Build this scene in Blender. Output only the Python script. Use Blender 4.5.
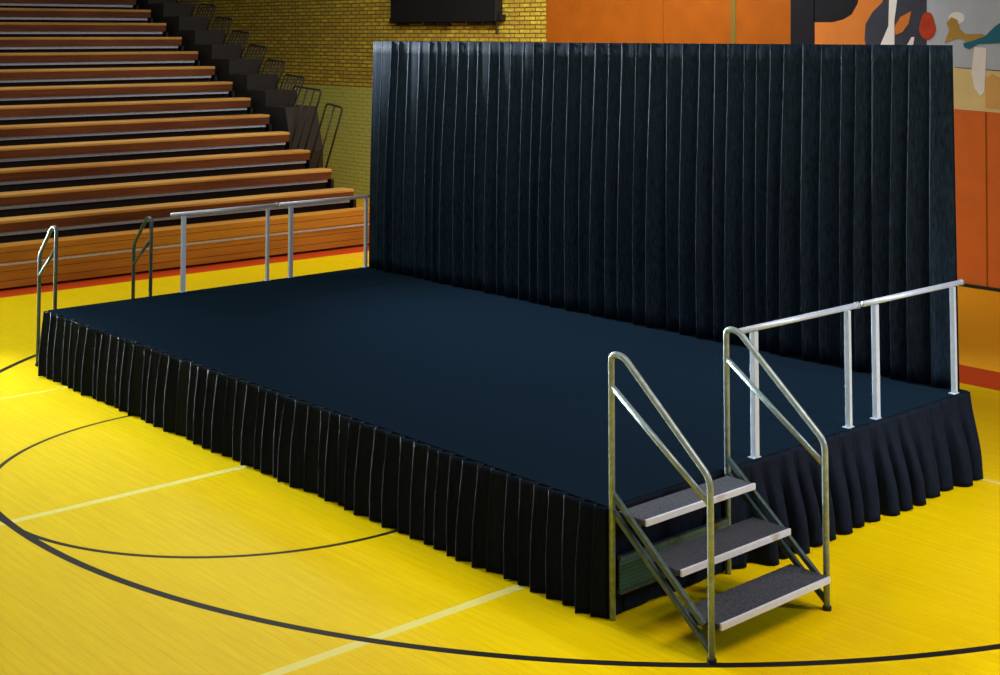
import bpy, bmesh, math, random
from mathutils import Vector, Matrix
random.seed(7)
S = bpy.context.scene
for o in list(bpy.data.objects): bpy.data.objects.remove(o)
COL = S.collection

# ------------------------------------------------------------------ camera
cd = bpy.data.cameras.new('camera'); cam = bpy.data.objects.new('camera', cd); COL.objects.link(cam)
CX, CY, CZ, YAW, PITCH, F, V0 = 5.291082, -5.444825, 3.088377, -0.844977, -0.06, 1395.7886, -49.972
cd.sensor_fit = 'HORIZONTAL'; cd.sensor_width = 36.0; cd.lens = F*36/1000
cd.shift_x = 0.0; cd.shift_y = (V0-337.5)/1000
cd.clip_end = 200
cam.location = (CX, CY, CZ)
cam.rotation_euler = (math.pi/2-PITCH, 0, -YAW)
S.camera = cam
# ------------------------------------------------------------------ world, exposure
w = bpy.data.worlds.new('world'); S.world = w; w.use_nodes = True
w.node_tree.nodes['Background'].inputs[0].default_value = (0.80, 0.88, 1.0, 1)
w.node_tree.nodes['Background'].inputs[1].default_value = 0.12
vs = S.view_settings
vs.view_transform = 'Standard'; vs.look = 'None'; vs.gamma = 1; vs.exposure = 0.0; vs.use_curve_mapping = False
# ------------------------------------------------------------------ overhead court lights, plus added unseen fills
def area(name, loc, target, size, energy, color, spread=math.pi):
    l = bpy.data.lights.new(name, 'AREA'); l.shape = 'RECTANGLE'; l.size, l.size_y = size
    l.energy = energy; l.color = color; l.spread = spread
    o = bpy.data.objects.new(name, l); COL.objects.link(o); o.location = loc
    o.rotation_euler = (Vector(target)-Vector(loc)).to_track_quat('-Z', 'Y').to_euler()
    return o
area('court_light_left', (-10.3, -2.6, 7.2), (-5.2, -2.4, 0), (2.5, 3), 430, (.88, 1, .80), math.radians(150))
area('court_light_front', (-.5, -3.0, 7.5), (-.3, -2.2, 0), (4, 2.0), 165, (1, .92, .72))
area('court_light_right', (4.4, 2.0, 7.2), (2.0, 2.6, 0), (3, 3), 470, (1, .80, .62))
area('court_light_bleachers', (-12.6, 3.0, 6.6), (-12.4, 3.0, .3), (2, 5), 150, (1, .92, .76), math.radians(150))
area('rim_fill_backdrop', (-10.4, 2.3, 4.4), (-1.5, 3.2, 1.7), (.5, .8), 200, (.86, .94, 1), math.radians(50))  # added light with no fixture, rims the drape folds from the left
area('fill_right_skirt', (6.2, 5.0, 3.6), (0, 2.6, .3), (.5, .5), 32, (.80, .92, 1), math.radians(45))  # added cool fill with no fixture, lifts the right skirt
area('rim_fill_front_skirt', (-12.5, -1.3, 1.1), (-3.5, -.1, .38), (.4, .4), 115, (.86, .95, 1), math.radians(30))  # added low light with no fixture, picks out the front skirt pleats
area('wall_fill', (-8.0, 7.0, 6.5), (-10.5, 10.3, 2.0), (7, 1), 330, (1, .96, .86), math.radians(130))  # added unseen fill that brightens the back wall
area('court_light_far', (-15.5, 8.6, 7.4), (-.6, -1.6, 0), (5, 2.6), 25, (1, .98, .92), math.radians(90))

# ------------------------------------------------------------------ materials
def lin(c):
    return tuple(((v/255)/12.92 if v/255 <= .04045 else ((v/255+.055)/1.055)**2.4) for v in c)+(1,)
class NT:
    """small wrapper to write node trees"""
    def __init__(s, name):
        m = bpy.data.materials.new(name); m.use_nodes = True; s.m = m; s.t = m.node_tree
        s.b = s.t.nodes['Principled BSDF']
    def n(s, typ, **kw):
        x = s.t.nodes.new(typ)
        for k, v in kw.items(): setattr(x, k, v)
        return x
    def l(s, a, b): s.t.links.new(a, b)
    def val(s, sock, v):
        if hasattr(v, 'is_linked') or isinstance(v, bpy.types.NodeSocket): s.l(v, sock)
        else: sock.default_value = v
    def math(s, op, a, b=0.0, c=None):
        x = s.n('ShaderNodeMath', operation=op); s.val(x.inputs[0], a); s.val(x.inputs[1], b)
        if c is not None: s.val(x.inputs[2], c)
        return x.outputs[0]
    def coord(s, scale=(1, 1, 1), kind='Object'):
        tc = s.n('ShaderNodeTexCoord'); mp = s.n('ShaderNodeMapping'); mp.inputs['Scale'].default_value = scale
        s.l(tc.outputs[kind], mp.inputs[0]); return mp.outputs[0]
    def noise(s, scale=5, vec=None, detail=3, rough=.5):
        x = s.n('ShaderNodeTexNoise'); x.inputs['Scale'].default_value = scale; x.inputs['Detail'].default_value = detail
        x.inputs['Roughness'].default_value = rough
        if vec is not None: s.l(vec, x.inputs['Vector'])
        return x.outputs['Fac']
    def ramp(s, fac, stops):
        x = s.n('ShaderNodeValToRGB'); s.l(fac, x.inputs[0]); e = x.color_ramp.elements
        e[0].position, e[0].color = stops[0]; e[1].position, e[1].color = stops[1]
        for p, c in stops[2:]:
            q = e.new(p); q.color = c
        return x.outputs[0]
    def mix(s, fac, a, b, mode='MIX'):
        x = s.n('ShaderNodeMix', data_type='RGBA', blend_type=mode); s.val(x.inputs[0], fac); s.val(x.inputs[6], a); s.val(x.inputs[7], b)
        return x.outputs[2]
    def bump(s, h, st=.3, d=.01):
        x = s.n('ShaderNodeBump'); x.inputs['Strength'].default_value = st; x.inputs['Distance'].default_value = d
        s.l(h, x.inputs['Height']); s.l(x.outputs[0], s.b.inputs['Normal'])
    def fin(s, col=None, rough=.5, metal=0, spec=None, sheen=None):
        if col is not None: s.val(s.b.inputs['Base Color'], col)
        s.val(s.b.inputs['Roughness'], rough); s.b.inputs['Metallic'].default_value = metal
        if spec is not None: s.b.inputs['Specular IOR Level'].default_value = spec
        if sheen is not None:
            s.b.inputs['Sheen Weight'].default_value = sheen[0]; s.b.inputs['Sheen Roughness'].default_value = sheen[1]
            s.b.inputs['Sheen Tint'].default_value = sheen[2]
        return s.m

def fabric(name, c0, c1, sheen):
    q = NT(name); v = q.coord((70, 70, 14)); n = q.noise(1.0, v, 3, .6)
    col = q.ramp(n, [(.3, c0), (.75, c1)]); q.bump(n, .25, .004)
    return q.fin(col, .65, spec=.07, sheen=(sheen, .30, (.35, .7, 1, 1)))
M_SKIRT = fabric('black_skirt_cloth', lin((5, 10, 22)), lin((14, 24, 42)), .02)
M_DRAPE = fabric('black_drape_cloth', lin((11, 20, 32)), lin((31, 48, 66)), .03)

def deckmat():
    q = NT('stage_carpet'); n = q.noise(900, q.coord(), 2)
    col = q.ramp(n, [(.3, lin((14, 25, 37))), (.7, lin((16, 28, 40)))]); return q.fin(col, 1.0, spec=0.0)
M_DECK = deckmat()
def metal(name, c, rough, metalv=1.0, var=.1):
    q = NT(name); n = q.noise(30, q.coord((1, 1, 1)), 3)
    d = tuple(x*(1-var) for x in c[:3])+(1,)
    return q.fin(q.ramp(n, [(.35, d), (.65, c)]), rough, metalv)
M_STEEL = metal('stair_steel', lin((160, 180, 188)), .34, .35, .3)
M_STEELD = metal('stair_steel_dark', lin((70, 92, 96)), .40, .3, .4)
M_ALU = metal('rail_aluminium', lin((190, 206, 232)), .45, .35, .08)
M_NOSE = metal('nosing_aluminium', lin((206, 214, 240)), .45, .2, .06)
M_BLACK = metal('black_paint', lin((9, 10, 13)), .6, 0, .3)
M_SILVER = metal('footrail_steel', lin((176, 190, 212)), .4, .2, .2)
def treadmat():
    q = NT('tread_carpet'); n = q.noise(120, q.coord(), 3, .7)
    q.bump(n, .3, .003); return q.fin(q.ramp(n, [(.35, lin((34, 38, 50))), (.7, lin((80, 84, 96)))]), .85, spec=.2)
M_TREAD = treadmat()
def tealmat():
    q = NT('teal_tread_plate'); v = q.coord((1, 1, 1)); r = q.n('ShaderNodeMapping'); r.inputs['Rotation'].default_value = (math.pi/4, 0, 0)
    q.l(v, r.inputs[0]); ch = q.n('ShaderNodeTexChecker'); ch.inputs['Scale'].default_value = 70; q.l(r.outputs[0], ch.inputs[0])
    q.val(ch.inputs[1], lin((36, 92, 92))); q.val(ch.inputs[2], lin((24, 62, 66))); return q.fin(ch.outputs[0], .5)
M_TEAL = tealmat()
def woodmat(name, a, b, c, sc=(14, .8, 14), rough=.45, boards=0.0):
    q = NT(name); v = q.coord(sc); n = q.noise(1.5, v, 5, .65); n2 = q.noise(.8, q.coord((2, .5, 2)), 2)
    col = q.ramp(n, [(.3, a), (.5, b), (.72, c)]); col = q.mix(.5, col, q.ramp(n2, [(.35, a), (.65, c)]))
    if boards:
        sp = q.n('ShaderNodeSeparateXYZ'); q.l(q.coord(), sp.inputs[0])
        fr = q.math('FRACT', q.math('DIVIDE', sp.outputs[2], boards)); g = q.math('LESS_THAN', fr, .06)
        col = q.mix(g, col, lin((48, 22, 10)))
    q.bump(n, .15, .003); return q.fin(col, rough, spec=.35)
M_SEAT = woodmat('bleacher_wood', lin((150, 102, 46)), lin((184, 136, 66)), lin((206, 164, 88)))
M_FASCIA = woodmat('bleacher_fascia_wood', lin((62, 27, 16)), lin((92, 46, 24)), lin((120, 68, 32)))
M_FRONT = woodmat('bleacher_front_wood', lin((138, 86, 26)), lin((172, 114, 38)), lin((194, 140, 50)), boards=.112)

def floormat():
    q = NT('court_floor'); tc = q.coord()
    sp = q.n('ShaderNodeSeparateXYZ'); q.l(tc, sp.inputs[0]); X, Y = sp.outputs[0], sp.outputs[1]
    # maple strips running along x
    row = q.math('FLOOR', q.math('DIVIDE', Y, .057))
    off = q.math('MULTIPLY', q.math('FRACT', q.math('MULTIPLY', row, .618)), 1.1)
    colr = q.math('FLOOR', q.math('DIVIDE', q.math('ADD', X, off), 1.1))
    cmb = q.n('ShaderNodeCombineXYZ'); q.l(row, cmb.inputs[0]); q.l(colr, cmb.inputs[1])
    wn = q.n('ShaderNodeTexWhiteNoise', noise_dimensions='2D'); q.l(cmb.outputs[0], wn.inputs['Vector'])
    grain = q.noise(1.0, q.coord((2.2, 30, 1)), 4, .6); big = q.noise(.55, q.coord((.8, 1.3, 1)), 3, .5)
    col = q.ramp(grain, [(.3, lin((206, 176, 0))), (.7, lin((222, 194, 2)))])
    col = q.mix(q.math('MULTIPLY', wn.outputs[0], .22), col, lin((204, 160, 0)))
    col = q.mix(q.math('MULTIPLY', big, .45), col, lin((226, 202, 4)))
    beyond = q.math('GREATER_THAN', Y, 6.0)
    col = q.mix(q.math('MULTIPLY', beyond, .6), col, lin((242, 158, 46)))
    seam = q.math('LESS_THAN', q.math('FRACT', q.math('DIVIDE', Y, .057)), .05)
    col = q.mix(q.math('MULTIPLY', seam, .22), col, lin((130, 76, 6)))
    def band(v, c, hw): return q.math('LESS_THAN', q.math('ABSOLUTE', q.math('SUBTRACT', v, c)), hw)
    def AND(a, b): return q.math('MULTIPLY', a, b)
    def lt(v, c): return q.math('LESS_THAN', v, c)
    def gt(v, c): return q.math('GREATER_THAN', v, c)
    WH = lin((214, 206, 120)); BK = lin((30, 30, 30)); RD = lin((178, 62, 24))
    def over(col, m, c): return q.mix(m, col, c)
    # white lines (paint)
    col = over(col, AND(AND(band(X, -3.54, .035), gt(Y, -1.83)), lt(Y, 3.0)), WH)
    col = over(col, AND(band(X, -.63, .035), lt(Y, 3.0)), WH)
    col = over(col, AND(band(X, -6.52, .03), lt(Y, 3.0)), q.mix(.35, col, WH))
    col = over(col, AND(band(Y, 3.64, .03), gt(X, .05)), q.mix(.7, col, WH))
    def ring(cx, cy, r, hw):
        dx = q.math('SUBTRACT', X, cx); dy = q.math('SUBTRACT', Y, cy)
        d = q.math('SQRT', q.math('ADD', q.math('MULTIPLY', dx, dx), q.math('MULTIPLY', dy, dy)))
        return q.math('LESS_THAN', q.math('ABSOLUTE', q.math('SUBTRACT', d, r)), hw)
    col = over(col, ring(-3.55, -.024, 1.76, .018), BK)
    col = over(col, AND(ring(-3.257, 3.533, 5.314, .027), AND(gt(X, -5.0), lt(Y, 2.5))), BK)
    col = over(col, AND(ring(-3.257, 3.533, 5.66, .03), AND(lt(X, -5.5), lt(Y, 2.5))), BK)
    # red border lines
    red = q.math('MAXIMUM', AND(band(Y, 6.27, .31), gt(X, -8.5)), AND(band(X, -11.23, .24), lt(Y, 12)))
    col = over(col, red, RD)
    q.bump(grain, .05, .002)
    rg = q.math('ADD', .30, q.math('MULTIPLY', big, .12))
    return q.fin(col, rg, spec=.06)
M_FLOOR = floormat()

def brickmat(name, c1, c2, mortar, stain):
    q = NT(name); sp = q.n('ShaderNodeSeparateXYZ'); q.l(q.coord(), sp.inputs[0])
    cm = q.n('ShaderNodeCombineXYZ'); q.l(sp.outputs[0], cm.inputs[0]); q.l(sp.outputs[2], cm.inputs[1])
    b = q.n('ShaderNodeTexBrick'); q.l(cm.outputs[0], b.inputs['Vector'])
    b.inputs['Scale'].default_value = 1; b.inputs['Brick Width'].default_value = .26; b.inputs['Row Height'].default_value = .072
    b.inputs['Mortar Size'].default_value = .012; b.inputs['Bias'].default_value = -.1
    b.inputs['Color1'].default_value = c1; b.inputs['Color2'].default_value = c2; b.inputs['Mortar'].default_value = mortar
    n = q.noise(7, q.coord((1, 1, 2.5)), 4, .7)
    col = q.mix(q.ramp(n, [(.38, (0, 0, 0, 1)), (.66, (.8, .8, .8, 1))]), b.outputs[0], stain)
    q.bump(b.outputs['Fac'], -.3, .01); return q.fin(col, .7, spec=.2)
M_BRICK = brickmat('yellow_brick', lin((226, 206, 66)), lin((190, 162, 46)), lin((84, 68, 34)), lin((140, 108, 50)))
M_GREEN = brickmat('olive_brick', lin((190, 192, 92)), lin((180, 182, 84)), lin((150, 148, 66)), lin((184, 186, 96)))
def paint(name, c, var=.12, rough=.6, sc=3):
    q = NT(name); n = q.noise(sc, q.coord((1, 1, 1)), 4, .6); d = tuple(x*(1-var) for x in c[:3])+(1,)
    return q.fin(q.ramp(n, [(.3, d), (.7, c)]), rough, spec=.25)
M_ORANGE = paint('orange_wall_paint', lin((160, 84, 6)), .2)
M_RUST = paint('rust_orange_wall_paint', lin((214, 112, 46)), .12)
M_DARKWALL = paint('dark_brown_wall', lin((34, 24, 20)), .3)
MUR = dict(black=paint('mural_black', lin((18, 20, 32)), .3), orange=paint('mural_orange', lin((206, 124, 54))),
           slate=paint('mural_slate', lin((60, 66, 88)), .3), white=paint('mural_white', lin((232, 236, 246)), .1),
           blue=paint('mural_pale_blue', lin((178, 194, 220)), .12), red=paint('mural_red', lin((190, 66, 40)), .3, .6, 8),
           ochre=paint('mural_ochre', lin((176, 142, 70)), .15), teal=paint('mural_teal', lin((34, 108, 140)), .15),
           cream=paint('mural_cream', lin((218, 202, 150)), .1), tan=paint('mural_tan', lin((214, 172, 104)), .12),
           olive=paint('mural_olive', lin((120, 100, 40)), .1), line=paint('mural_line', lin((150, 78, 12)), .1))

# ------------------------------------------------------------------ mesh helpers
class MB:
    def __init__(s): s.v = []; s.f = []; s.mi = []
    def box(s, x0, x1, y0, y1, z0, z1, mi=0):
        n = len(s.v); s.v += [(x, y, z) for z in (z0, z1) for y in (y0, y1) for x in (x0, x1)]
        for f in ((0, 2, 3, 1), (4, 5, 7, 6), (0, 1, 5, 4), (2, 6, 7, 3), (0, 4, 6, 2), (1, 3, 7, 5)):
            s.f.append(tuple(n+i for i in f)); s.mi.append(mi)
        return s
    def bar(s, a, b, w, h, up=(0, 0, 1)):
        """rectangular bar from a to b"""
        a = Vector(a); b = Vector(b); d = (b-a).normalized(); u = Vector(up)
        if abs(d.dot(u)) > .95: u = Vector((1, 0, 0))
        r = d.cross(u).normalized(); u = r.cross(d).normalized(); n = len(s.v)
        for p in (a, b):
            for i, j in ((-1, -1), (1, -1), (1, 1), (-1, 1)): s.v.append(tuple(p+r*i*w/2+u*j*h/2))
        for f in ((0, 1, 2, 3), (7, 6, 5, 4), (0, 4, 5, 1), (1, 5, 6, 2), (2, 6, 7, 3), (3, 7, 4, 0)):
            s.f.append(tuple(n+i for i in f)); s.mi.append(0)
        return s
    def tube(s, pts, r, seg=10, fillet=0.0, cap=True):
        P = [Vector(p) for p in pts]
        if fillet and len(P) > 2:
            Q = [P[0]]
            for i in range(1, len(P)-1):
                a, b, c = P[i-1], P[i], P[i+1]; f = min(fillet, (a-b).length*.45, (c-b).length*.45)
                p0 = b+(a-b).normalized()*f; p1 = b+(c-b).normalized()*f
                for k in range(7):
                    t = k/6; Q.append(p0*(1-t)**2+b*2*t*(1-t)+p1*t*t)
            Q.append(P[-1]); P = Q
        n0 = len(s.v); d = (P[1]-P[0]).normalized(); ref = Vector((0, 1, 0)) if abs(d.y) < .9 else Vector((1, 0, 0))
        u = d.cross(ref).normalized()
        for i, p in enumerate(P):
            if i == 0: t = P[1]-P[0]
            elif i == len(P)-1: t = P[-1]-P[-2]
            else: t = (P[i+1]-P[i]).normalized()+(P[i]-P[i-1]).normalized()
            t.normalize(); u = (u-t*u.dot(t)).normalized(); v = t.cross(u)
            for k in range(seg):
                a = 2*math.pi*k/seg; s.v.append(tuple(p+(u*math.cos(a)+v*math.sin(a))*r))
        for i in range(len(P)-1):
            for k in range(seg):
                a = n0+i*seg+k; b = n0+i*seg+(k+1) % seg; s.f.append((a, b, b+seg, a+seg)); s.mi.append(0)
        if cap:
            s.f.append(tuple(n0+k for k in reversed(range(seg)))); s.mi.append(0)
            e = n0+(len(P)-1)*seg; s.f.append(tuple(e+k for k in range(seg))); s.mi.append(0)
        return s
    def build(s, name, mat, parent=None, bevel=0, smooth=False, solid=0):
        me = bpy.data.meshes.new(name); me.from_pydata(s.v, [], s.f)
        for m in (mat if isinstance(mat, (list, tuple)) else [mat]): me.materials.append(m)
        for p, i in zip(me.polygons, s.mi): p.material_index = i; p.use_smooth = smooth
        bm = bmesh.new(); bm.from_mesh(me); bmesh.ops.recalc_face_normals(bm, faces=bm.faces); bm.to_mesh(me); bm.free()
        o = bpy.data.objects.new(name, me); COL.objects.link(o)
        if parent: o.parent = parent
        if bevel:
            b = o.modifiers.new('bevel', 'BEVEL'); b.width = bevel; b.segments = 2
        if solid:
            b = o.modifiers.new('solid', 'SOLIDIFY'); b.thickness = solid; b.offset = 0
        return o
def tag(o, label=None, cat=None, group=None, kind=None):
    if label: o['label'] = label
    if cat: o['category'] = cat
    if group: o['group'] = group
    if kind: o['kind'] = kind
    return o
def thing(name, loc, label, cat, group=None, rz=0):
    o = bpy.data.objects.new(name, None); COL.objects.link(o); o.location = loc; o.rotation_euler = (0, 0, rz)
    o.empty_display_size = .1
    return tag(o, label, cat, group)
def copy_tree(o, parent=None):
    c = o.copy(); COL.objects.link(c)
    if parent: c.parent = parent
    for ch in list(o.children): copy_tree(ch, c)
    return c

# ------------------------------------------------------------------ room
tag(MB().box(-26, 12, -12, 10.5, -.12, 0).build('floor', M_FLOOR), 'yellow varnished maple gym floor with court lines', kind='structure')
wb = MB()
wb.box(-26, -11.31, 10.3, 10.5, 0, 2.07, 1).box(-26, -11.31, 10.3, 10.5, 2.07, 7.5, 0)
wb.box(-11.31, 12, 10.3, 10.5, 0, 2.16, 3).box(-11.31, 12, 10.3, 10.5, 2.16, 7.5, 2)
tag(wb.build('wall_back', [M_BRICK, M_GREEN, M_ORANGE, M_RUST]), 'back wall of yellow brick and orange paint', kind='structure')
tag(MB().box(-26.2, -26, -12, 10.5, 0, 7.5).build('wall_left', M_DARKWALL), 'dark brown wall behind the bleachers', kind='structure')
tag(MB().box(-11.2, 12, 10.275, 10.3, 0, .04).build('baseboard_back', M_BLACK, bevel=.004), 'thin black baseboard', kind='structure')

# ------------------------------------------------------------------ mural (paint on the wall, 8 mm boards)
mural = thing('wall_mural', (-4.2, 10.3, 2.16), 'painted mural of orange, black and pale blue shapes above the right end of backdrop', 'mural')
def mp(name, pts, mat, layer):
    y1 = 10.3; y0 = 10.3-.004*(layer+1); m = MB(); n = len(pts)
    m.v = [(x+4.2, y0-10.3, z-2.16) for x, z in pts]+[(x+4.2, y1-10.3, z-2.16) for x, z in pts]
    m.f = [tuple(range(n)), tuple(range(2*n-1, n-1, -1))]+[(i, (i+1) % n, n+(i+1) % n, n+i) for i in range(n)]
    m.mi = [0]*len(m.f); return m.build(name, MUR[mat], mural)
def ell(cx, cz, rx, rz, a=0, n=20):
    return [(cx+rx*math.cos(t)*math.cos(a)-rz*math.sin(t)*math.sin(a), cz+rx*math.cos(t)*math.sin(a)+rz*math.sin(t)*math.cos(a)) for t in [2*math.pi*i/n for i in range(n)]]
# pixel -> wall
_F = Vector((math.sin(YAW)*math.cos(PITCH), math.cos(YAW)*math.cos(PITCH), -math.sin(PITCH)))
_R = Vector((math.cos(YAW), -math.sin(YAW), 0)); _U = _R.cross(_F)
def wallpt(u, v, y=10.28):
    d = _F+_R*((u-500)/F)-_U*((v-V0)/F); t = (y-CY)/d.y; return (CX+d.x*t, CZ+d.z*t)
def W(*p): return [wallpt(u, v) for u, v in p]
mp('pale_blue_field', W((925, -60), (1010, -62), (1060, -60), (1060, 76), (957, 68), (922, 60)), 'blue', 0)
mp('cream_field', W((940, 66), (1060, 75), (1060, 118), (940, 108)), 'cream', 0)
mp('orange_field', W((812, -60), (926, -60), (924, 60), (812, 56)), 'orange', 0)
mp('black_column', W((790, -60), (814, -60), (814, 60), (790, 60)), 'black', 1)
mp('black_swoosh', W((813, -60), (866, -60), (857, 3), (851, 14), (843, 19), (832, 22), (813, 22)), 'black', 1)
mp('slate_swoosh', W((892, -60), (926, -60), (926, 60), (868, 58), (864, 40), (865, 24), (872, 12), (882, 2)), 'slate', 1)
mp('white_streak', W((889, -10), (898, -10), (894, 20), (894, 47), (879, 47), (888, 26)), 'white', 2)
mp('white_streak', W((911, 37), (914, 37), (912, 48), (905, 48)), 'white', 2)
mp('orange_leaf', W((911, 11), (908, 24), (902, 32), (895, 35), (894, 27), (900, 17)), 'orange', 2)
mp('red_patch', W(*[(927+8*math.cos(t)*(1+.12*math.sin(3*t)), 26+14*math.sin(t)) for t in [i*math.pi/9 for i in range(18)]]), 'red', 2)
mp('ochre_figure', W((944, 43), (949, 30), (946, 23), (951, 17), (957, 20), (959, 29), (965, 34), (982, 34), (990, 38), (984, 42), (968, 42), (958, 38), (952, 40)), 'ochre', 2)
mp('white_puff', W(*[(956+8*math.cos(t), 18+6*math.sin(t)) for t in [i*math.pi/8 for i in range(16)]]), 'white', 1)
mp('teal_sweep', W((963, 43), (972, 41), (985, 36), (994, 27), (1004, 20), (1030, 8), (1030, 44), (1000, 43), (978, 44), (969, 49), (964, 47)), 'teal', 3)
mp('white_leaf', W((974, 47), (986, 48), (985, 70), (984, 92), (980, 96), (974, 88), (971, 72)), 'white', 2)
mp('tan_patch', W((985, 78), (992, 74), (1002, 79), (1040, 82), (1040, 112), (985, 108)), 'tan', 1)
mp('olive_strip', W((730, -60), (735, -60), (735, 60), (730, 60)), 'olive', 1)
mp('panel_joint', W((662, -60), (662.8, -60), (662.8, 60), (662, 60)), 'line', 1)
mp('panel_joint', W((984.6, 112), (985.6, 112), (987, 290), (986, 290)), 'line', 1)

# ------------------------------------------------------------------ dark board high on the brick wall
sb = thing('wall_board', (-13.85, 10.3, 3.3), 'black board with a ragged lower edge hung high on the yellow brick wall', 'board')
MB().box(-1.47, 1.47, -.16, 0, .0, 1.1).build('panel', M_BLACK, sb, .01)
m = MB()
for i, (x, l) in enumerate([(-1.2, .05), (-.85, .03), (-.4, .06), (0, .08), (.4, .03), (.8, .05), (1.2, .06)]): m.box(x-.13, x+.13, -.12, -.02, -l, .0)
m.build('lower_trim', M_BLACK, sb)
MB().tube([(1.40, -.08, 0), (1.40, -.08, -.22)], .02).build('hanging_cable', M_BLACK, sb)
MB().box(1.47, 1.55, -.12, 0, .02, .12).build('bracket', M_BLACK, sb, .005)
MB().box(-1.55, -1.47, -.12, 0, -.02, .08).build('bracket', M_BLACK, sb, .005)

# ------------------------------------------------------------------ bleachers
bl = thing('bleachers', (-11.4, 2.0, 0), 'brown wooden telescoping bleachers rising along the left side of the gym', 'bleachers')
YA, YB = -4.5, 4.9       # local y extent (world -2.5 .. 6.9)
def rowx(k): return -.586*k+.085 if k else 0.0
def rowz(k): return .5265+.2507*k
NR = 15
for k in range(NR):
    x, z = rowx(k), rowz(k); th = .15
    if k == 0:
        MB().box(-.30, 0, YA, YB+.15, .03, z).build('front_panel', M_FRONT, bl, .004)
        MB().box(0, .012, YA, YB+.12, .300, .322).build('foot_rail', M_SILVER, bl)
    else:
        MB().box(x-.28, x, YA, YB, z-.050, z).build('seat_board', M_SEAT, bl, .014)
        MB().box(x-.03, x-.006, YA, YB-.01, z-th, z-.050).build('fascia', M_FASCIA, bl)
        MB().box(x-.30, x-.03, YA, YB-.06, z-th-.050, z-th-.002).build('foot_rail', M_SILVER, bl, .004)
# dark stepped frame under the rows
m = MB()
for k in range(NR):
    x, z = rowx(k), rowz(k)
    m.box(x-.75, x-.12 if k else -.31, YA, YB-.02, .0, z-.20 if k else z-.04)
m.build('understructure', M_BLACK, bl)
m = MB()
for k in range(1, NR):
    x, z = rowx(k), rowz(k); m.box(x-.60, x-.02, YB+.0, YB+.05, 0.0, z-.16)
m.build('end_panel', M_BLACK, bl)
for k in range(2, NR):
    if k == 4: continue
    x, z = rowx(k)-.2, rowz(k); m = MB(); hi = k > 4
    w_ = .72 if k == 3 else (.5 if hi else .36); top = z+(.62 if hi else .96); n = 7 if hi else (5 if k == 3 else 3)
    L = YB+(.82 if hi else .36); B = YB+(.55 if hi else .06)
    def P(xx, zz): return (xx, B+(L-B)*(zz-(z-.2))/(top-z+.2), zz)
    m.tube([P(x-w_-.25, z-.2), P(x-w_-.12, top), P(x-.02, top-.05), P(x-.14, z-.2)], .016, 8, .07)
    for i in range(1, n-1):
        f = i/(n-1); m.tube([P(x-w_-.25+f*(w_+.11), z-.2), P(x-w_-.12+f*(w_+.10), top-.02)], .013, 8)
    m.build('end_rail', M_BLACK, bl, smooth=True)
m = MB(); prof = [(-13.75, 0), (-13.75, 1.2)]+[q for k in range(5, 14) for q in ((rowx(k)-11.4+.3, rowz(k)+.12), (rowx(k)-11.4-.286, rowz(k)+.12))]+[(-19.3, 0)]
n = len(prof); m.v = [(x+11.4, YB+.09, z) for x, z in prof]+[(x+11.4, YB+.70, z) for x, z in prof]
m.f = [tuple(range(n)), tuple(range(2*n-1, n-1, -1))]+[(i, (i+1) % n, n+(i+1) % n, n+i) for i in range(n)]; m.mi = [0]*len(m.f)
m.build('end_dark_mass', M_BLACK, bl)  # made-up black mass, added to darken the wall area past the rows

# ------------------------------------------------------------------ stage
SX0, SX1, SY0, SY1, SH = -7.06, .0, .02, 3.66, .581
st = thing('stage_platform', (-3.54, 1.84, 0), 'low rectangular stage platform with a flat dark navy deck', 'stage')
MB().box(SX0+3.54, SX1+3.54, SY0-1.84, SY1-1.84, SH-.09, SH).build('deck', M_DECK, st, .004)
for i in range(5):
    for j in range(3):
        x = SX0+3.54+.08+i*(SX1-SX0-.16)/4; y = SY0-1.84+.08+j*(SY1-SY0-.16)/2
        MB().tube([(x, y, 0), (x, y, SH-.09)], .024).build('leg', M_STEELD, st)

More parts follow.
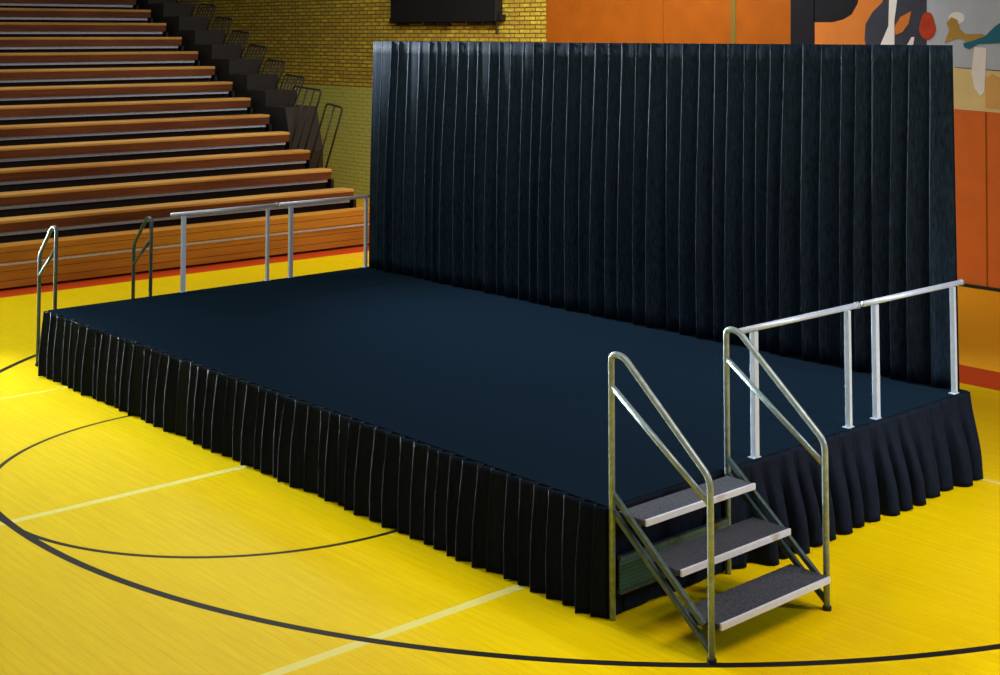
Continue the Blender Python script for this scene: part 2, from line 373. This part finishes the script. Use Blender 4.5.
# pleated cloth hung along a line: (x0,y0)->(x1,y1), outward normal n; z0 bottom, z1 top
def pleats(name, mat, p0, p1, nrm, z0, z1, pitch0, pitch1, depth, top_frac, label, cat, group, flip=False, seed=0, droop=.0, tri=0.0, parent=None, depthfn=None, fan=False):
    rnd = random.Random(seed); p0 = Vector((*p0, 0)); p1 = Vector((*p1, 0)); L = (p1-p0).length; d = (p1-p0)/L; nv = Vector((*nrm, 0))
    edges = [0.0]
    while edges[-1] < L:
        f = edges[-1]/L; edges.append(edges[-1]+(pitch0*(1-f)+pitch1*f)*rnd.uniform(.78, 1.22))
    sc = L/edges[-1]; edges = [e*sc for e in edges]
    NZ = 18
    prof = [(0, .06), (.025, .55), (.06, .90), (.10, 1.0), (.145, .97), (.19, .84), (.25, .72), (.5, .48), (.75, .24), (.9, .08), (.97, 0.0)]
    if fan: prof = [(0, .9), (.05, .97), (.12, 1.0), (.30, .97), (.45, .88), (.52, .70), (.60, .34), (.68, .08), (.80, 0.0), (.94, .04)]
    cols = []
    for i in range(len(edges)-1):
        a, b = edges[i], edges[i+1]; dk = rnd.uniform(.7, 1.15); ln = rnd.uniform(-.006, .006); lean = rnd.uniform(-.5, .5)
        tb = rnd.uniform(.4, 1.0)
        for t, q in prof:
            tt = 1-t if flip else t
            cols.append((a+(b-a)*tt, q, dk, ln, lean, b-a, tb, i))
    cols.append((0.0 if flip else L, .03, 1, 0, 0, .1, .5, 0))
    if flip: cols.sort(key=lambda c: c[0])
    m = MB(); nc = len(cols)
    for r in range(NZ+1):
        t = r/NZ                                   # 0 top, 1 bottom
        g = top_frac+(1-top_frac)*math.sin(min(1, t/.8)*math.pi/2)**1.3
        for (s, q, dk, ln, lean, wd, tb, i) in cols:
            gg = g*(1+tri*(t-.5))
            off = q*dk*depth*gg+.004*math.sin(s*37)*t+.003*math.sin(s*190+i)*(1-t)
            if depthfn: off *= depthfn(s)
            ss = min(max(s+lean*wd*.25*t, 0.0), L)
            z = z1+(z0+ln*.4+abs(ln)*.5-z1)*t
            z = max(z, z0)
            p = p0+d*ss+nv*off; m.v.append((p.x, p.y, z))
    for r in range(NZ):
        for c in range(nc-1):
            a = r*nc+c; m.f.append((a, a+1, a+1+nc, a+nc)); m.mi.append(0)
    o = m.build(name, mat, parent, smooth=True, solid=.003)
    if label: tag(o, label, cat, group)
    return o
ZB = .006
skirts = [(-7.06, -4.86, 'left length of the black pleated skirt along the long front of the stage', .155, .150),
          (-4.86, -3.07, 'middle length of black pleated skirt on the stage front, where the white floor line ends', .150, .140),
          (-3.07, .02, 'right length of black pleated skirt on the stage front, reaching the stairs corner', .140, .122)]
for i, (a, b, lb, q0, q1) in enumerate(skirts):
    pleats('stage_skirt', M_SKIRT, (a, SY0-.004), (b, SY0-.004), (0, -1), ZB, SH-.004, q0, q1, .080, .55, lb, 'stage skirt', 'pleated skirts around the stage', seed=10+i)
pleats('stage_skirt', M_SKIRT, (SX1+.003, SY0-.03), (SX1+.004, SY1+.01), (1, 0), ZB, SH-.004, .165, .19, .10, .10,
       'black pleated skirt on the short right side of the stage, under the silver guard rails', 'stage skirt', 'pleated skirts around the stage', flip=True, seed=21, tri=.6, fan=True,
       depthfn=lambda s: .0 if s < 1.06 else min(1, (s-1.06)*5))
pleats('stage_skirt', M_SKIRT, (SX0-.004, SY0), (SX0-.004, SY1), (-1, 0), ZB, SH-.004, .16, .16, .03, .25,
       'black pleated skirt on the far left side of the stage, facing the bleachers', 'stage skirt', 'pleated skirts around the stage', seed=22)

# ------------------------------------------------------------------ back drape and its frame
DT = 3.008
fr = thing('drape_frame', (-3.54, 3.72, 0), 'pipe frame standing behind the stage that carries the black drapes', 'drape frame')
for x in (-3.42, -1.04, 1.45, 2.69, 3.38):
    MB().tube([(x, 0, 0), (x, 0, DT-.01)], .022).build('upright', M_STEELD, fr, smooth=True)
    MB().box(x-.08, x+.08, -.03, .12, 0, .01).build('base_plate', M_STEELD, fr, .003)
MB().tube([(-3.44, -.06, DT-.024), (3.46, -.06, DT-.024)], .016).build('crossbar', M_STEELD, fr, smooth=True)
drapes = [(-7.00, -4.585, 'leftmost panel of the black pleated backdrop, next to the olive brick wall'),
          (-4.585, -2.09, 'wide black backdrop panel hanging in front of the big orange wall panel'),
          (-2.088, -.852, 'narrow black backdrop panel in front of the black mural column'),
          (-.85, -.05, 'rightmost narrow panel of the black pleated backdrop, under the pale blue mural')]
for i, (a, b, lb) in enumerate(drapes):
    pleats('backdrop_drape', M_DRAPE, (a+.001, 3.63), (b-.001, 3.63), (0, -1), SH+.004, DT, (.165), .17, .105, .28, lb, 'drape', 'black drapes of the stage backdrop', seed=40+i,
           depthfn=(lambda s: min(1, .5+s*2.5)) if i == 0 else None)

# ------------------------------------------------------------------ guard rails
def make_rail(L):
    """origin on the deck at first post, runs along +y"""
    r = thing('guard_rail', (0, 0, 0), 'x', 'guard rail')
    H = .755
    for k, y in enumerate((.0, L)):
        ww = .042 if k == 0 else .030
        MB().box(-.018, .018, y-ww/2, y+ww/2, 0, H-.018).build('post', M_ALU, r, .004)
        MB().box(-.03, .018, y-.035, y+.035, 0, .006).build('foot_plate', M_ALU, r, .002)
    MB().tube([(0, -.14, H), (0, L+.10, H)], .0185, 12).build('top_rail', M_ALU, r, smooth=True)
    MB().tube([(0, L+.095, H), (0, L+.12, H)], .023, 12).build('end_cap', M_STEEL, r, smooth=True)
    return r
r1 = make_rail(.955)
G = 'silver guard rails on the stage edges'
def setrail(o, x, y, lb): o.location = (x, y, SH); o['label'] = lb; o['group'] = G
setrail(r1, -.018, 1.29, 'silver guard rail on the right stage edge, nearer the stairs')
r2 = copy_tree(r1); setrail(r2, -.018, 2.555, 'silver guard rail on the right stage edge, against the backdrop')
r3 = copy_tree(r1); setrail(r3, -7.043, 1.375, 'distant silver guard rail on the left stage edge, nearer the small handrails')
r4 = copy_tree(r1); setrail(r4, -7.043, 2.61, 'distant silver guard rail on the left stage edge, touching the backdrop')

# ------------------------------------------------------------------ stairs
def make_stairs(out, steps, label, inner_top, outer_top, bar_in, bar_out, dark=False):
    """local: stage edge at x=0, stairs go to +x, y from -hw to hw"""
    t = thing('stage_stairs', (0, 0, 0), label, 'stairs'); MT = M_STEELD if dark else M_STEEL
    hw = .478; xi = .026
    for s in (-1, 1):
        y = s*hw
        MB().tube([(xi, y, 0), (xi, y, inner_top), (xi+.09, y, inner_top), (out-.02, y, outer_top), (out-.02, y, 0)], .0175, 12, .05).build('handrail', MT, t, smooth=True)
        MB().tube([(xi, y, bar_in), (out-.02, y, bar_out)], .0155, 10).build('middle_bar', MT, t, smooth=True)
        ys = y-s*.004
        MB().bar((xi, ys, .565 if steps == 3 else .50), (out-.02, ys, .045), .024, .030).build('stringer', M_STEELD, t, .003)
        MB().bar((xi, ys, .655 if steps == 3 else .56), (out-.07, ys, .165), .024, .030).build('stringer', M_STEELD, t, .003)
        MB().tube([(xi+.0, ys, .0), (xi+.0, ys, .60)], .014, 10).build('leg', M_STEELD, t, smooth=True)
        MB().tube([(out-.02, y, 0), (out-.02, y, .02)], .024, 12).build('foot', M_BLACK, t)
    # treads
    for k in range(steps):
        z = (.187 if steps == 3 else .19)*(k+1); x1 = out-(out/steps)*k+.005 if k else out+.02; x1 = min(x1, out+.02)
        x0 = x1-min(.26, out/steps+.03)
        x0 = max(x0, xi+.02)
        tr = MB().box(x0, x1-.014, -hw+.02, hw-.02, z-.028, z).build('tread', M_TREAD, t, .003)
        MB().box(x1-.014, x1, -hw+.03, hw-.02, z-.032, z+.002).build('nosing', M_NOSE, tr, .002)
        MB().box(x0+.02, x1-.06, -hw+.03, hw-.03, z-.05, z-.029).build('tread_frame', M_STEELD, tr)
    bp = MB().box(xi+.018, xi+.026, -hw+.03, hw-.03, .145, .31).build('back_plate', M_TEAL, t)
    MB().box(xi+.008, xi+.034, -hw+.03, hw-.03, .305, .325).build('plate_edge', M_STEELD, bp)
    MB().box(xi+.008, xi+.034, -hw+.03, hw-.03, .130, .146).build('plate_edge', M_STEELD, bp)
    return t
s1 = make_stairs(.72, 3, 'three step metal stairs with silver handrails at the near right corner of the stage', 1.385, .885, 1.215, .76)
s1.location = (0, .50, 0)
s2 = make_stairs(.40, 2, 'distant short stairs with two dark handrails at the far left corner of the stage', 1.31, 1.02, 1.12, .83, True)
s2.location = (-7.08, .585, 0); s2.rotation_euler = (0, 0, math.pi)
